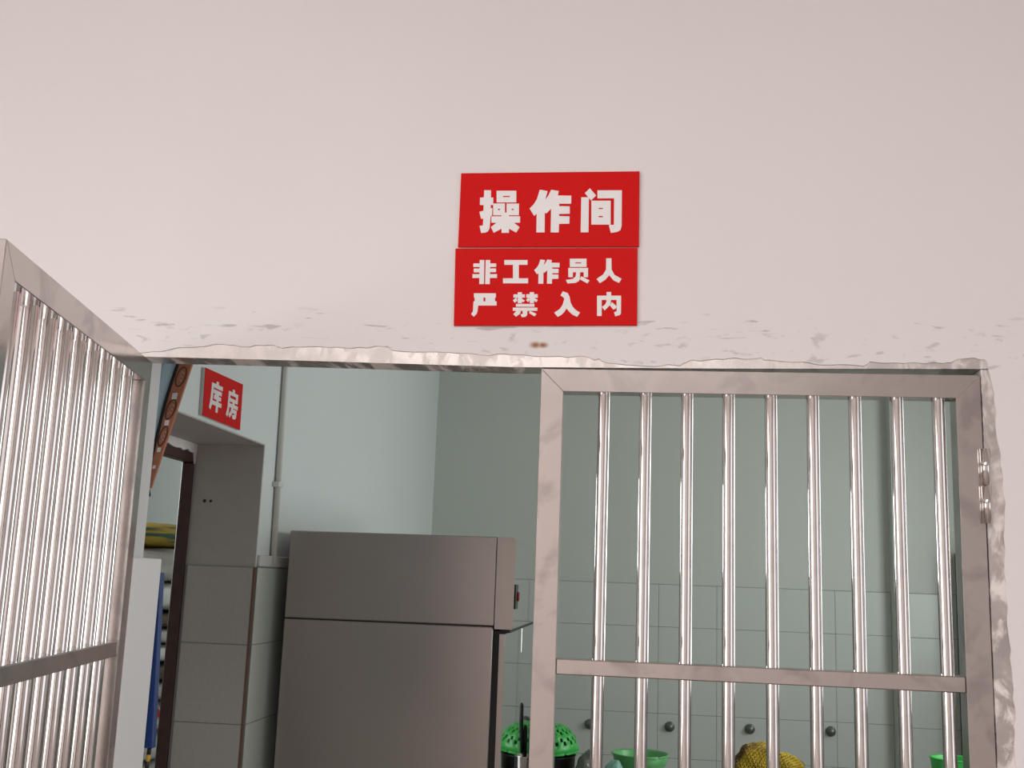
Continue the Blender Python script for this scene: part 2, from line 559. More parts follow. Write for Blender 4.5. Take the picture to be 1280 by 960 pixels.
def wall_with_windows(name, x0, x1, a0, a1, holes, axis, m, wname, label):
    """wall slab between a0..a1 with window openings; holes = (u0, u1, z0, z1)"""
    bm = BM()
    us = sorted({a0, a1, *[h[0] for h in holes], *[h[1] for h in holes]})
    for u, v in zip(us, us[1:]):
        hs = [h for h in holes if h[0] <= u and v <= h[1]]
        segs = [(0, hs[0][2]), (hs[0][3], ZC)] if hs else [(0, ZC)]
        for z0, z1 in segs:
            if axis == 'x':
                add_box(bm, (x0, u, z0), (x1, v, z1))
            else:
                add_box(bm, (u, x0, z0), (v, x1, z1))
    o = struct(obj(name, bm, m), label)
    for h in holes:
        global NWIN
        NWIN += 1
        fr = BM()
        c0, c1 = x0 + (x1 - x0) * 0.3, x0 + (x1 - x0) * 0.7
        mids = [(h[0] + h[1]) / 2]
        bars = [(h[0], h[0] + .05, h[2], h[3]), (h[1] - .05, h[1], h[2], h[3]), (h[0], h[1], h[2], h[2] + .05), (h[0], h[1], h[3] - .05, h[3])] + [(q - .02, q + .02, h[2], h[3]) for q in mids]
        for u0_, u1_, z0, z1 in bars:
            if axis == 'x':
                add_box(fr, (c0, u0_, z0), (c1, u1_, z1))
            else:
                add_box(fr, (u0_, c0, z0), (u1_, c1, z1))
        struct(obj('window_%d' % NWIN, fr, WFRAME), wname)
    return o


NWIN = 0
wall_with_windows('wall_right', XR, XR + 0.2, 0.115, 5.0, [(1.75, 3.75, 1.25, 2.65)], 'x', KWALL, 'white kitchen window frame', 'kitchen wall with the window, outside the picture')
wall_with_windows('wall_hall_left', -3.4, -3.2, -4.9, 0.115, [(-4.4, -1.8, 0.85, 2.65)], 'x', HWALL, 'white hall side window frame', 'hall wall left of the photographer')
wall_with_windows('wall_hall_right', 3.2, 3.4, -4.9, 0.115, [(-3.8, -1.4, 0.85, 2.65)], 'x', HWALL, 'white frame of the added window in the opposite hall wall', 'hall wall right of the photographer')  # this window is added for the right-hand fill light
wall_with_windows('wall_hall_rear', -4.9, -4.7, -3.4, 3.4, [], 'y', HWALL, 'white hall rear window frame', 'hall wall behind the photographer')
wall_with_windows('wall_storeroom_side', -3.6, -3.4, 0.115, 5.2, [(2.2, 3.0, 1.8, 2.6)], 'x', KWALL, 'white frame of the added storeroom window', 'storeroom outer wall')  # opening and frame added for the storeroom fill light
struct(boxo('wall_storeroom_back', (-3.4, 5.0, 0), (XL - 0.25, 5.2, ZC), KWALL), 'plain storeroom end wall')

# storeroom door frame: dark brown timber at the far side of the reveal
d1 = struct(bpy.data.objects.new('door_1', None), 'dark brown wooden door frame of the storeroom')
C.objects.link(d1)
X0, X1 = XL - 0.285, XL - 0.245
boxo('frame_jamb', (X0, DY1 - 0.020, 0), (X1, DY1 - 0.0045, DZ - 0.07), BROWNW, d1, 0.003)
boxo('frame_jamb', (X0, DY0 + 0.006, 0), (X1, DY0 + 0.055, DZ - 0.07), BROWNW, d1, 0.003)
boxo('frame_head', (X0, DY0 + 0.006, DZ - 0.07), (X1, DY1 - 0.006, DZ - 0.03), BROWNW, d1, 0.003)
pc = BM()
pts = [(DY0 + 0.01, DZ - 0.031)]
yy = DY0 + 0.01
while yy < DY1 - 0.03:
    pts.append((yy, DZ - 0.031 - random.uniform(0.0, 0.009)))
    yy += random.uniform(0.012, 0.03)
pts += [(DY1 - 0.03, DZ - 0.04), (DY1 - 0.014, DZ - 0.075), (DY1 - 0.008, DZ - 0.04), (DY1 - 0.008, DZ - 0.006), (DY0 + 0.01, DZ - 0.006)]
add_prism(pc, pts, X1 + 0.0005, X1 + 0.006, axis='x')
obj('plaster_smear', pc, SIGNW, d1)

# ------------------------------------------------------------------ barred gates
GL, ZTOP, RW, TH = 0.75, 2.0748, 0.0407, 0.038
ZM0, ZM1 = 1.548, 1.5743


def make_gate(label, loc, rz, bars, hy):
    g = thing('barred_gate', label, 'gate', loc, rz, 'pair of steel barred gate leaves')
    zb = 0.03

    def pr(name, pts):
        bm = BM()
        add_prism(bm, pts, -TH, 0.0, bev=0.0009)
        return obj(name, bm, STEEL, g)
    st = pr('stile', [(0, zb), (RW, zb + RW), (RW, ZTOP - RW), (0, ZTOP)])
    pr('stile', [(GL, zb), (GL, ZTOP), (GL - RW, ZTOP - RW), (GL - RW, zb + RW)])
    pr('rail', [(0, ZTOP), (RW, ZTOP - RW), (GL - RW, ZTOP - RW), (GL, ZTOP)])
    pr('rail', [(0, zb), (GL, zb), (GL - RW, zb + RW), (RW, zb + RW)])
    bm = BM()
    add_box(bm, (RW + 0.0002, -TH + 0.004, ZM0), (GL - RW - 0.0002, -0.002, ZM1), 0.0018)
    obj('rail', bm, STEEL, g)
    hi = BM()
    add_tube(hi, [(0, -TH / 2, ZM1), (0, -TH / 2, ZTOP - RW)], 0.0108, 24, False)
    hi = mesh_of(hi, 'bar', STEELT)
    lo = BM()
    add_tube(lo, [(0, -TH / 2, zb + RW), (0, -TH / 2, ZM0)], 0.0108, 24, False)
    lo = mesh_of(lo, 'bar', STEELT)
    for t in bars:
        for me in (hi, lo):
            b_ = obj('bar', me, STEELT, g)
            b_.location.x = t
    for z in (1.823, 0.35):
        for k in (0, 1):
            hb_ = BM()
            add_tube(hb_, [(-0.001, hy, z + 0.0625 * k + (0.0008 if k else 0)), (-0.001, hy, z + 0.0625 * (k + 1) - 0.0008)], 0.0082, 20)
            obj('hinge_knuckle', hb_, STEELT, st)
    return g


make_gate('closed right-hand stainless steel gate leaf with upright round bars', (0.75, 0.0, 0), math.pi,
          [0.75 - x for x in (0.112, 0.1855, 0.258, 0.330, 0.4025, 0.474, 0.545, 0.6155, 0.6845)], 0.0055)
AN = 0.2037
make_gate('open left-hand stainless steel gate leaf swung out towards the viewer', (-0.7234, 0.0, 0), -(math.pi / 2 - AN),
          [0.092 + 0.0715 * k for k in range(9)], -TH - 0.0055)

# ------------------------------------------------------------------ red signs
CHARS = {
 'top': [
  [[(-1154,24068),(-1026,24067),(-1023,23926),(-978,23925),(-975,23787),(-1021,23784),(-1019,23720),(-988,23724),(-987,23581),(-1012,23572),(-1020,23407),(-1027,23326),(-1055,23275),(-1093,23255),(-1176,23246),(-1211,23381),(-1149,23393),(-1148,23519),(-1191,23519),(-1224,23651),(-1152,23672),(-1152,23781),(-1221,23785),(-1223,23926),(-1154,23928)],[(-923,24057),(-558,24056),(-554,23957),(-919,23958)],[(-919,23958),(-799,23957),(-799,23934),(-918,23935)],[(-675,23957),(-554,23957),(-554,23933),(-674,23934)],[(-918,23935),(-554,23933),(-550,23832),(-914,23833)],[(-977,23812),(-758,23812),(-755,23711),(-973,23712)],[(-973,23712),(-884,23711),(-883,23685),(-972,23685)],[(-848,23711),(-755,23711),(-754,23685),(-847,23685)],[(-972,23685),(-754,23685),(-750,23585),(-968,23585)],[(-729,23809),(-500,23809),(-497,23710),(-726,23710)],[(-726,23710),(-633,23710),(-632,23685),(-725,23685)],[(-596,23710),(-497,23710),(-496,23684),(-595,23685)],[(-725,23685),(-496,23684),(-493,23584),(-721,23585)],[(-999,23565),(-471,23565),(-467,23443),(-994,23443)],[(-815,23633),(-679,23633),(-664,23249),(-800,23249)],[(-752,23636),(-723,23636),(-721,23585),(-750,23585)],[(-896,23446),(-791,23446),(-798,23332),(-944,23249),(-1000,23359)],[(-584,23446),(-473,23359),(-530,23256),(-671,23332),(-686,23446)]],
  [[(-125,24075),(19,24047),(-25,23865),(-12,23259),(-163,23259),(-168,23613),(-214,23573),(-301,23714),(-226,23797),(-174,23889)],[(84,24072),(222,24049),(208,23962),(455,23958),(456,23804),(240,23805),(238,23759),(431,23754),(435,23614),(242,23610),(244,23569),(433,23564),(433,23424),(246,23420),(245,23259),(97,23259),(93,23710),(12,23622),(-29,23635),(-31,23865),(33,23957)]],
  [[(790,24098),(906,23960),(815,23865),(701,24007)],[(637,23927),(776,23926),(784,23262),(643,23261)],[(929,24058),(1371,24058),(1378,23384),(1358,23305),(1304,23269),(1186,23251),(1149,23401),(1239,23401),(1233,23905),(932,23906)],[(822,23861),(1172,23860),(1175,23723),(825,23723)],[(825,23723),(960,23723),(960,23700),(826,23701)],[(1036,23723),(1175,23723),(1175,23700),(1036,23700)],[(826,23701),(1175,23700),(1178,23570),(829,23571)],[(829,23571),(961,23570),(962,23545),(829,23546)],[(1037,23570),(1178,23570),(1178,23545),(1038,23545)],[(829,23546),(1178,23545),(1181,23407),(832,23407)]],
 ],
 'bottom': [
  [[(-1180,22732),(-1097,22732),(-1083,22281),(-1170,22280)],[(-1295,22667),(-1173,22668),(-1170,22602),(-1292,22601)],[(-1283,22571),(-1169,22571),(-1166,22501),(-1280,22500)],[(-1302,22465),(-1164,22466),(-1161,22395),(-1299,22394)],[(-1072,22732),(-987,22733),(-978,22281),(-1062,22281)],[(-999,22668),(-877,22669),(-874,22603),(-996,22602)],[(-995,22574),(-876,22575),(-873,22505),(-992,22505)],[(-990,22467),(-853,22468),(-851,22396),(-988,22396)]],
  [[(-729,22734),(-307,22735),(-304,22646),(-726,22644)],[(-568,22649),(-462,22650),(-453,22387),(-559,22387)],[(-741,22390),(-284,22393),(-281,22300),(-737,22297)]],
  [[(-72,22748),(14,22733),(-13,22632),(-5,22295),(-96,22294),(-99,22491),(-126,22469),(-178,22547),(-134,22593),(-102,22644)],[(53,22747),(136,22735),(128,22687),(276,22685),(277,22600),(147,22599),(146,22574),(262,22572),(264,22494),(148,22491),(149,22468),(263,22467),(263,22388),(150,22386),(149,22296),(60,22295),(58,22546),(9,22497),(-15,22504),(-16,22632),(22,22683)]],
  [[(460,22764),(761,22765),(762,22696),(461,22695)],[(461,22695),(560,22695),(560,22676),(462,22675)],[(668,22696),(762,22696),(763,22677),(668,22676)],[(462,22675),(763,22677),(764,22611),(464,22610)],[(437,22591),(792,22593),(794,22513),(439,22511)],[(439,22518),(520,22519),(523,22418),(442,22418)],[(715,22520),(793,22520),(796,22420),(718,22419)],[(581,22516),(651,22517),(651,22415),(639,22352),(573,22313),(431,22302),(399,22367),(523,22386),(572,22435)],[(677,22436),(824,22360),(788,22304),(645,22383)]],
  [[(1113,22773),(1207,22774),(1214,22564),(1267,22467),(1395,22395),(1352,22317),(1255,22363),(1173,22459),(1108,22376),(1009,22310),(950,22389),(1066,22473),(1115,22564)]],
  [[(-1260,22106),(-860,22109),(-857,22028),(-1257,22025)],[(-1244,22030),(-1082,22031),(-1079,21953),(-1241,21952)],[(-1048,22031),(-872,22033),(-869,21955),(-1045,21953)],[(-1262,21955),(-840,21959),(-837,21882),(-1258,21878)],[(-1261,21952),(-1173,21882),(-1180,21772),(-1195,21725),(-1244,21669),(-1295,21719),(-1263,21771)]],
  [[(-539,22091),(-333,22093),(-331,22032),(-537,22031)],[(-463,22131),(-388,22132),(-381,21930),(-456,21929)],[(-486,22036),(-461,21976),(-511,21935),(-546,21981)],[(-395,22017),(-329,21982),(-353,21947),(-393,21970)],[(-307,22096),(-101,22098),(-98,22031),(-305,22029)],[(-246,22135),(-170,22136),(-163,21932),(-239,21931)],[(-260,22035),(-238,21995),(-268,21948),(-309,21988)],[(-170,22036),(-95,21990),(-122,21946),(-174,21984)],[(-487,21915),(-154,21918),(-153,21865),(-486,21862)],[(-541,21845),(-99,21849),(-97,21791),(-539,21787)],[(-364,21791),(-278,21792),(-277,21711),(-310,21676),(-377,21670),(-396,21721),(-359,21733)],[(-472,21790),(-392,21782),(-408,21733),(-479,21677),(-528,21723)],[(-235,21792),(-109,21733),(-144,21687),(-245,21746)]],
  [[(350,22156),(441,22122),(474,22052),(496,21949),(537,21868),(594,21811),(668,21764),(618,21685),(529,21730),(467,21787),(426,21839),(383,21769),(334,21717),(272,21682),(207,21759),(303,21826),(352,21901),(382,22017),(353,22051),(310,22077)]],
  [[(1133,22147),(1215,22148),(1216,22075),(1134,22075)],[(965,22079),(1392,22082),(1393,22004),(967,22001)],[(966,22010),(1049,22011),(1055,21707),(973,21706)],[(1313,22013),(1393,22013),(1395,21761),(1379,21727),(1297,21703),(1271,21777),(1319,21795)],[(1135,22011),(1215,22012),(1209,21955),(1193,21903),(1106,21807),(1055,21873),(1110,21914),(1131,21960)],[(1231,21964),(1318,21887),(1305,21846),(1256,21826),(1193,21906)]],
 ],
}



def sign(label, x0, x1, z0, z1, chars, tilt):
    s = thing('door_sign', label, 'sign', ((x0 + x1) / 2, 0, z0), 0, 'red signs over the gate')
    cx = (x0 + x1) / 2
    bm = BM()
    add_prism(bm, [(x - cx, z - z0) for x, z in tilt], -0.0052, -0.0004, bev=0.0005)
    obj('panel', bm, REDS, s)
    for polys in chars:
        bm = BM()
        for i, q in enumerate(polys):
            add_prism(bm, [(x / 1e4 - cx, z / 1e4 - z0) for x, z in q], -0.00598 + 1e-5 * (i % 5), -0.0050)
        obj('character', bm, SIGNW, s)
    return s


sign('upper red sign with three large white characters', -0.16, 0.169, 2.298, 2.442, CHARS['top'],
     [(-0.1595, 2.2982), (0.1695, 2.2995), (0.1685, 2.4425), (-0.160, 2.4405)])
sign('lower red sign with two rows of small white characters', -0.162, 0.168, 2.150, 2.297, CHARS['bottom'],
     [(-0.1605, 2.1505), (0.1685, 2.1545), (0.167, 2.2975), (-0.164, 2.2955)])

KU = [[(.46, 0), (.62, 0), (.62, .12), (.46, .12)], [(.08, .1), (1, .1), (1, .21), (.08, .21)],
      [(.08, .1), (.22, .1), (.2, .78), (.1, 1), (0, .94), (.06, .7)], [(.28, .3), (.95, .3), (.95, .4), (.28, .4)],
      [(.44, .38), (.57, .38), (.48, .56), (.33, .56)], [(.34, .49), (.92, .49), (.92, .59), (.34, .59)],
      [(.24, .69), (1, .69), (1, .8), (.24, .8)], [(.57, .42), (.71, .42), (.71, 1.02), (.57, 1.02)]]
FANG = [[(.45, 0), (.61, 0), (.61, .12), (.45, .12)], [(.1, .11), (.95, .11), (.95, .2), (.1, .2)],
        [(.81, .11), (.95, .11), (.95, .43), (.81, .43)], [(.1, .34), (.95, .34), (.95, .43), (.1, .43)],
        [(.1, .11), (.23, .11), (.2, .82), (.1, 1), (0, .94), (.08, .7)], [(.52, .42), (.66, .42), (.66, .55), (.52, .55)],
        [(.25, .53), (1, .53), (1, .63), (.25, .63)], [(.45, .6), (.58, .6), (.5, .85), (.33, 1), (.22, .92), (.4, .8)],
        [(.52, .7), (.92, .7), (.9, .94), (.8, 1), (.6, 1), (.57, .9), (.75, .88), (.78, .8), (.52, .8)]]
s2 = thing('storeroom_sign', 'small red sign with two white characters over the storeroom doorway', 'sign', (XL, 1.135, 2.146))
bm = BM()
add_prism(bm, [(0, 0), (0.312, 0.0), (0.306, 0.148), (-0.008, 0.141)], 0.0106, 0.012, axis='x')
obj('panel', bm, REDS, s2)
bm = BM()
add_prism(bm, [(0, 0), (0.312, 0.0), (0.306, 0.148), (-0.008, 0.141)], 0.0005, 0.0104, axis='x')
obj('backing', bm, SIGNB, s2)


def bold(q, e):
    ar = sum(a[0] * b[1] - b[0] * a[1] for a, b in zip(q, q[1:] + q[:1]))
    sg = 1 if ar > 0 else -1
    out = []
    n = len(q)
    for i in range(n):
        p, a, b = Vector(q[i]), Vector(q[i - 1]), Vector(q[(i + 1) % n])
        d1, d2 = (p - a).normalized(), (b - p).normalized()
        n1, n2 = Vector((d1.y, -d1.x)) * sg, Vector((d2.y, -d2.x)) * sg
        m_ = n1 + n2
        out.append(tuple(p + m_ * (e / max(0.5, 1 + n1.dot(n2)))))
    return out


for ch, y0 in ((KU, 0.043), (FANG, 0.181)):
    bm = BM()
    for i, q in enumerate(ch):
        add_prism(bm, [(y0 + u * 0.092, 0.115 - v * 0.088) for u, v in bold(q, 0.018)], 0.0118, 0.01275 + 1e-5 * i, axis='x')
    obj('character', bm, SIGNW, s2)

# ------------------------------------------------------------------ upright refrigerator
FX0, FX1, FY0, FY1, FZ = -1.048, -0.235, 1.92, 3.14, 1.852
fr = thing('upright_refrigerator', 'tall brushed steel commercial refrigerator standing side-on beside the storeroom doorway', 'refrigerator', (0, 0, 0))
XS = -0.300
boxo('top_housing', (FX0, FY0, 1.5465), (XS - 0.001, FY1, FZ), BRUSHED, fr, 0.003)
boxo('body', (FX0, FY0, 0.10), (XS - 0.004, FY1, 1.5425), BRUSHED, fr, 0.003)
boxo('seam', (FX0 + 0.004, FY0 + 0.004, 1.5415), (XS - 0.006, FY1 - 0.004, 1.5475), RUBBER, fr)
fp = BM()
add_prism(fp, [(XS + 0.0005, 1.536), (FX1 - 0.006, 1.536), (FX1, 1.542), (FX1, FZ - 0.012), (FX1 - 0.012, FZ), (XS + 0.0005, FZ)], FY0 + 0.0005, FY0 + 0.004)
obj('fascia_end', fp, BRUSHED, fr)
fp = BM()
add_prism(fp, [(XS + 0.0005, 1.536), (FX1 - 0.006, 1.536), (FX1, 1.542), (FX1, FZ - 0.012), (FX1 - 0.012, FZ), (XS + 0.0005, FZ)], FY0 + 0.0042, FY1)
fascia = obj('fascia', fp, MIRROR, fr)
boxo('drip_seal', (XS + 0.019, FY0 + 0.006, 1.5245), (FX1 - 0.010, FY1 - 0.004, 1.5358), RUBBER, fr)
bm = BM()
add_box(bm, (FX1 + 0.0003, 1.95, 1.605), (FX1 + 0.004, 2.03, 1.69), 0.001)
sw = obj('switch_plate', bm, BLACK, fascia)
bm = BM()
add_tube(bm, [(FX1 + 0.004, 2.0, 1.648), (FX1 + 0.011, 2.0, 1.648)], 0.016, 16)
obj('switch_knob', bm, REDK, sw)
boxo('gasket', (XS - 0.004, FY0 + 0.012, 0.12), (XS + 0.018, FY1 - 0.012, 1.530), RUBBER, fr)
for k in range(2):
    for z0, z1 in ((0.12, 0.80), (0.82, 1.522)):
        y0 = FY0 + 0.004 + k * (FY1 - FY0) / 2
        bm = BM()
        add_box(bm, (XS + 0.0185, y0 + 0.003, z0), (XS + 0.038, y0 + (FY1 - FY0) / 2 - 0.008, z1), 0.002)
        dr = obj('door', bm, MIRROR, fr)
        boxo('door_end', (XS + 0.019, y0 + 0.0012, z0 + 0.002), (XS + 0.0375, y0 + 0.0029, z1 - 0.002), BRUSHED, dr)
        yh = y0 + ((FY1 - FY0) / 2 - 0.03 if k == 0 else 0.03)
        bm = BM()
        add_tube(bm, [(XS + 0.038, yh, z0 + 0.01), (XS + 0.060, yh, z0 + 0.02), (XS + 0.060, yh, z0 + 0.10), (XS + 0.038, yh, z0 + 0.11)], 0.008, 10)
        obj('handle', bm, STEELT, dr)
for x in (FX0 + 0.06, XS - 0.06):
    for y in (FY0 + 0.06, FY1 - 0.06):
        bm = BM()
        add_tube(bm, [(x, y, 0.0), (x, y, 0.1)], 0.022, 14)
        obj('foot', bm, BLACK, fr)

# ------------------------------------------------------------------ conduit on the side wall
cp = thing('wall_conduit', 'ivory plastic pipe running down the wall beside the storeroom doorway', 'pipe', (XL, 1.86, 1.75))
bm = BM()
add_tube(bm, [(0.012, 0.012, -0.02), (0.012, -0.03, ZC - 1.76)], 0.0105, 14)
obj('pipe', bm, PIPE, cp)
bm = BM()
add_box(bm, (0.0003, -0.122, -0.031), (0.012, 0.9, 0.008), 0.003)
obj('trunking', bm, PIPE, cp)
for z in (0.25, 0.75, 1.25):
    bm = BM()
    add_box(bm, (0.0003, -0.018 - z * 0.02, z), (0.0245, 0.03 - z * 0.02, z + 0.018), 0.002)
    obj('clip', bm, PIPE, cp)

# ------------------------------------------------------------------ door curtain pulled to the left
ct = thing('door_curtain', 'pale blue door curtain with brown patterned edging, gathered to the left', 'curtain', (0, 0.2, 0))


def edge_x(z):                                    # outer edge of the gathered curtain
    return -0.730 + (z - 2.117) * 0.244


def trim_w(z):
    return 0.027 * max(0.25, min(1.0, 0.45 + (z - 1.875) / 0.30))


nz_, nx_ = 26, 30
bm = BM()
grid = []
for i in range(nz_):
    z = 2.30 - (2.30 - 1.845) * i / (nz_ - 1)
    xr = edge_x(z) - trim_w(z)
    xl = -1.05 + 0.16 * (i / (nz_ - 1)) ** 1.5
    row = []
    for j in range(nx_):
        s = j / (nx_ - 1)
        row.append(bm.verts.new((xl + (xr - xl) * s, 0.012 * math.sin(s * 34) * (1 - 0.5 * i / nz_) * min(1, (1 - s) * 6), z)))
    grid.append(row)
for i in range(nz_ - 1):
    for j in range(nx_ - 1):
        f = bm.faces.new((grid[i][j], grid[i][j + 1], grid[i + 1][j + 1], grid[i + 1][j]))
        f.smooth = True
cl = obj('cloth', bm, LBLUE, ct)
sd = cl.modifiers.new('thickness', 'SOLIDIFY')
sd.thickness = 0.003
bm = BM()
L_, R_ = [], []
for i in range(14):
    z = 2.30 - (2.30 - 1.858) * i / 13
    R_.append((edge_x(z), z))
    L_.append((edge_x(z) - trim_w(z), z))
add_prism(bm, R_ + L_[::-1], -0.005, 0.002)
tr = obj('edging', bm, TRIMB, ct)
bm = BM()
add_prism(bm, [(x + 0.0005, z) for x, z in L_] + [(x - 0.006, z) for x, z in L_[::-1]], -0.0062, -0.003)
obj('edging_border', bm, BLACK, ct)
for z in (2.145, 2.045, 1.99, 1.935, 1.90):
    xm = edge_x(z) - trim_w(z) / 2
    a = trim_w(z) * 0.22
    bm = BM()
    add_prism(bm, [(xm - a, z - a * 1.2), (xm + a * 0.8, z - a), (xm + a, z + a * 1.2), (xm - a * 0.8, z + a)], -0.0064, -0.0048)
    obj('white_motif', bm, SIGNW, tr)
for z in (2.085, 2.018, 1.963, 2.19):
    xm = edge_x(z) - trim_w(z) / 2
    a = trim_w(z) * 0.36
    pts = []
    for q in range(21):
        t = 2 * math.pi * q / 20
        u, v = a * math.cos(t), 0.02 * math.sin(t)
        pts.append((xm + u + v * 0.244, -0.0056, z + v))
    bm = BM()
    add_tube(bm, pts, 0.0011, 6)
    obj('oval_motif', bm, DKBR, tr)
    bm = BM()
    for q in range(3):
        zz = z - 0.008 + 0.008 * q
        xx = xm + (zz - z) * 0.244
        add_tube(bm, [(xx - a * 0.45, -0.0056, zz - 0.003), (xx, -0.0056, zz + 0.003), (xx + a * 0.45, -0.0056, zz - 0.001)], 0.001, 6)
    obj('scroll_motif', bm, CREAM, tr)
bm = BM()
add_tube(bm, [(-0.80, -0.012, 1.868), (-0.80, 0.006, 1.846), (-0.93, 0.02, 1.85), (-0.95, 0.0, 1.862), (-0.93, -0.018, 1.866), (-0.80, -0.012, 1.868)], 0.005, 8)
obj('tie_cord', bm, BLACK, ct)
bm = BM()
for i in range(9):
    x = -0.945 + 0.014 * i
    add_tube(bm, [(x, 0.004 * (-1) ** i, 1.85), (x - 0.02 + 0.002 * i, 0.006 * (-1) ** i, 1.5), (x - 0.03 + 0.003 * i, 0, 1.15)], [0.008, 0.013, 0.014], 8)
obj('gathered_folds', bm, LBLUE, ct)
rod = thing('curtain_rod', 'thin steel rod carrying the pale blue door curtain', 'curtain rod', (0, 0.2, 2.306))
bm = BM()
add_tube(bm, [(-1.098, 0, 0), (0.2, 0, 0)], 0.007, 12)
obj('rod', bm, STEELT, rod)
bm = BM()
add_box(bm, (0.19, -0.085, -0.012), (0.205, 0.008, 0.012), 0.001)
obj('bracket', bm, STEEL, rod)

# ------------------------------------------------------------------ blue board hung behind the left reveal
bb = thing('hanging_board', 'royal blue plastic board hung on edge behind the white door reveal', 'board', (-0.86, 0.150, 1.37))
bm = BM()
add_prism(bm, [(-0.10, 0.0), (0.1445, 0.0), (0.130, 0.322), (-0.10, 0.322)], -0.012, 0.004, bev=0.001)
obj('panel', bm, BLUEP, bb)
bm = BM()
add_tube(bm, [(0.121, -0.0125, 0.315), (0.1235, -0.0125, 0.24)], 0.0012, 6)
obj('edge_strip', bm, SIGNW, bb)  # highlight along the blue board, built as a thin white line
bm = BM()
add_box(bm, (-0.02, -0.034, 0.29), (0.02, -0.0125, 0.31), 0.001)
obj('hook', bm, STEEL, bb)
rp = thing('striped_cord', 'yellow and black twisted cord dangling under the royal blue board', 'cord', (-0.726, 0.150, 1.30))
for i in range(14):
    bm = BM()
    z = 0.069 - i * 0.012
    add_tube(bm, [(-0.001 * i * 0.6, 0, z), (-0.001 * (i + 1) * 0.6, 0, z - 0.012)], 0.0042, 8)
    obj('cord_segment', bm, ROPE_Y if i % 2 else BLACK, rp)

# ------------------------------------------------------------------ sacks in the storeroom


def sack_mesh(lx, ly, lz, seed, m):
    bm = BM()
    bmesh.ops.create_uvsphere(bm, u_segments=36, v_segments=20, radius=1.0)
    sg = lambda v, e: math.copysign(abs(v) ** e, v)
    for v in bm.verts:
        x, y, z = sg(v.co.x, 0.55), sg(v.co.y, 0.5), sg(v.co.z, 0.5)
        p = Vector((x * lx / 2, y * ly / 2, z * lz / 2))
        n = noise.noise(p * 7 + Vector((seed * 3.1, 0, 0)))
        n2 = noise.noise(p * 22 + Vector((0, seed * 1.7, 0)))
        p *= 1 + 0.05 * n
        p.z += 0.006 * n2
        p.y += 0.012 * n2
        p.z = max(-lz / 2, min(lz / 2, p.z)) + lz / 2
        v.co = p
    for f in bm.faces:
        f.smooth = True
    return mesh_of(bm, 'sack', m)


SM = {'green': sack_mat('green_yellow_woven_sack', lin(34, 66, 48), lin(150, 124, 30), 4.5, (0.6, 0.6, 7)),
      'grey': sack_mat('grey_woven_sack', lin(150, 144, 138), lin(178, 172, 166), 5, (1, 1, 3)),
      'white': sack_mat('white_woven_sack', lin(196, 194, 190), lin(212, 210, 206), 4, (1, 1, 1)),
      'red': sack_mat('white_sack_red_print', lin(206, 202, 198), lin(180, 40, 46), 7, (2, 2, 2)),
      'dark': sack_mat('dark_green_sack', lin(46, 58, 50), lin(90, 72, 60), 5, (1, 1, 4)),
      'pink': sack_mat('reddish_brown_sack', lin(150, 92, 82), lin(128, 80, 72), 5, (1, 1, 1))}
stack = [('pink', .20), ('white', .13), ('grey', .15), ('pink', .22), ('white', .13), ('white', .13), ('red', .14), ('grey', .09), ('dark', .075), ('white', .085),
         ('grey', .075), ('dark', .075), ('white', .13), ('grey', .16), ('green', .115)]
tot = sum(h for _, h in stack)
z = 0.0
sc_ = 1.905 / tot
ordw = ['first', 'second', 'third', 'fourth', 'fifth', 'sixth', 'seventh', 'eighth', 'ninth', 'tenth', 'eleventh', 'twelfth', 'thirteenth', 'fourteenth', 'fifteenth']
for i, (kd, h) in enumerate(stack):
    h *= sc_
    wx = 0.52 + random.uniform(-.03, .03)
    o = obj('grain_sack', sack_mesh(wx, 0.82 + random.uniform(-.04, .04), h, i + 1, SM[kd]), SM[kd])
    o.location = (-2.175 + random.uniform(-.015, .015), 3.32 + random.uniform(-.02, .02), z)
    o.rotation_euler.z = random.uniform(-.04, .04)
    nm = {'green': 'dark green and yellow', 'grey': 'grey woven', 'white': 'plain white', 'red': 'red-printed white', 'dark': 'dark green and brown', 'pink': 'reddish brown'}[kd]
    if i == len(stack) - 1:
        lb = 'dark green and yellow sack on top of the storeroom stack'
    else:
        lb = '%s sack, %s from the top of the storeroom stack' % (nm, ordw[len(stack) - 1 - i])
    tag(o, lb, 'sack', 'sacks stacked in the storeroom')
    z += h + 0.0005

# ------------------------------------------------------------------ steel prep table and the things on it
TX0, TX1, TY0, TY1, TZ = -0.62, 1.74, 3.2, 3.9, 0.75
tb = thing('prep_table', 'long stainless steel prep table behind the refrigerator', 'table', (0, 0, 0))
boxo('table_top', (TX0, TY0, TZ - 0.04), (TX1, TY1, TZ), TABLE, tb, 0.003)
boxo('undershelf', (TX0 + 0.04, TY0 + 0.04, 0.18), (TX1 - 0.04, TY1 - 0.04, 0.20), TABLE, tb, 0.002)
for x in (TX0 + 0.05, TX1 - 0.05):
    for y in (TY0 + 0.05, TY1 - 0.05):
        bm = BM()
        add_tube(bm, [(x, y, 0), (x, y, TZ - 0.04)], 0.02, 14)
        obj('leg', bm, STEELT, tb)

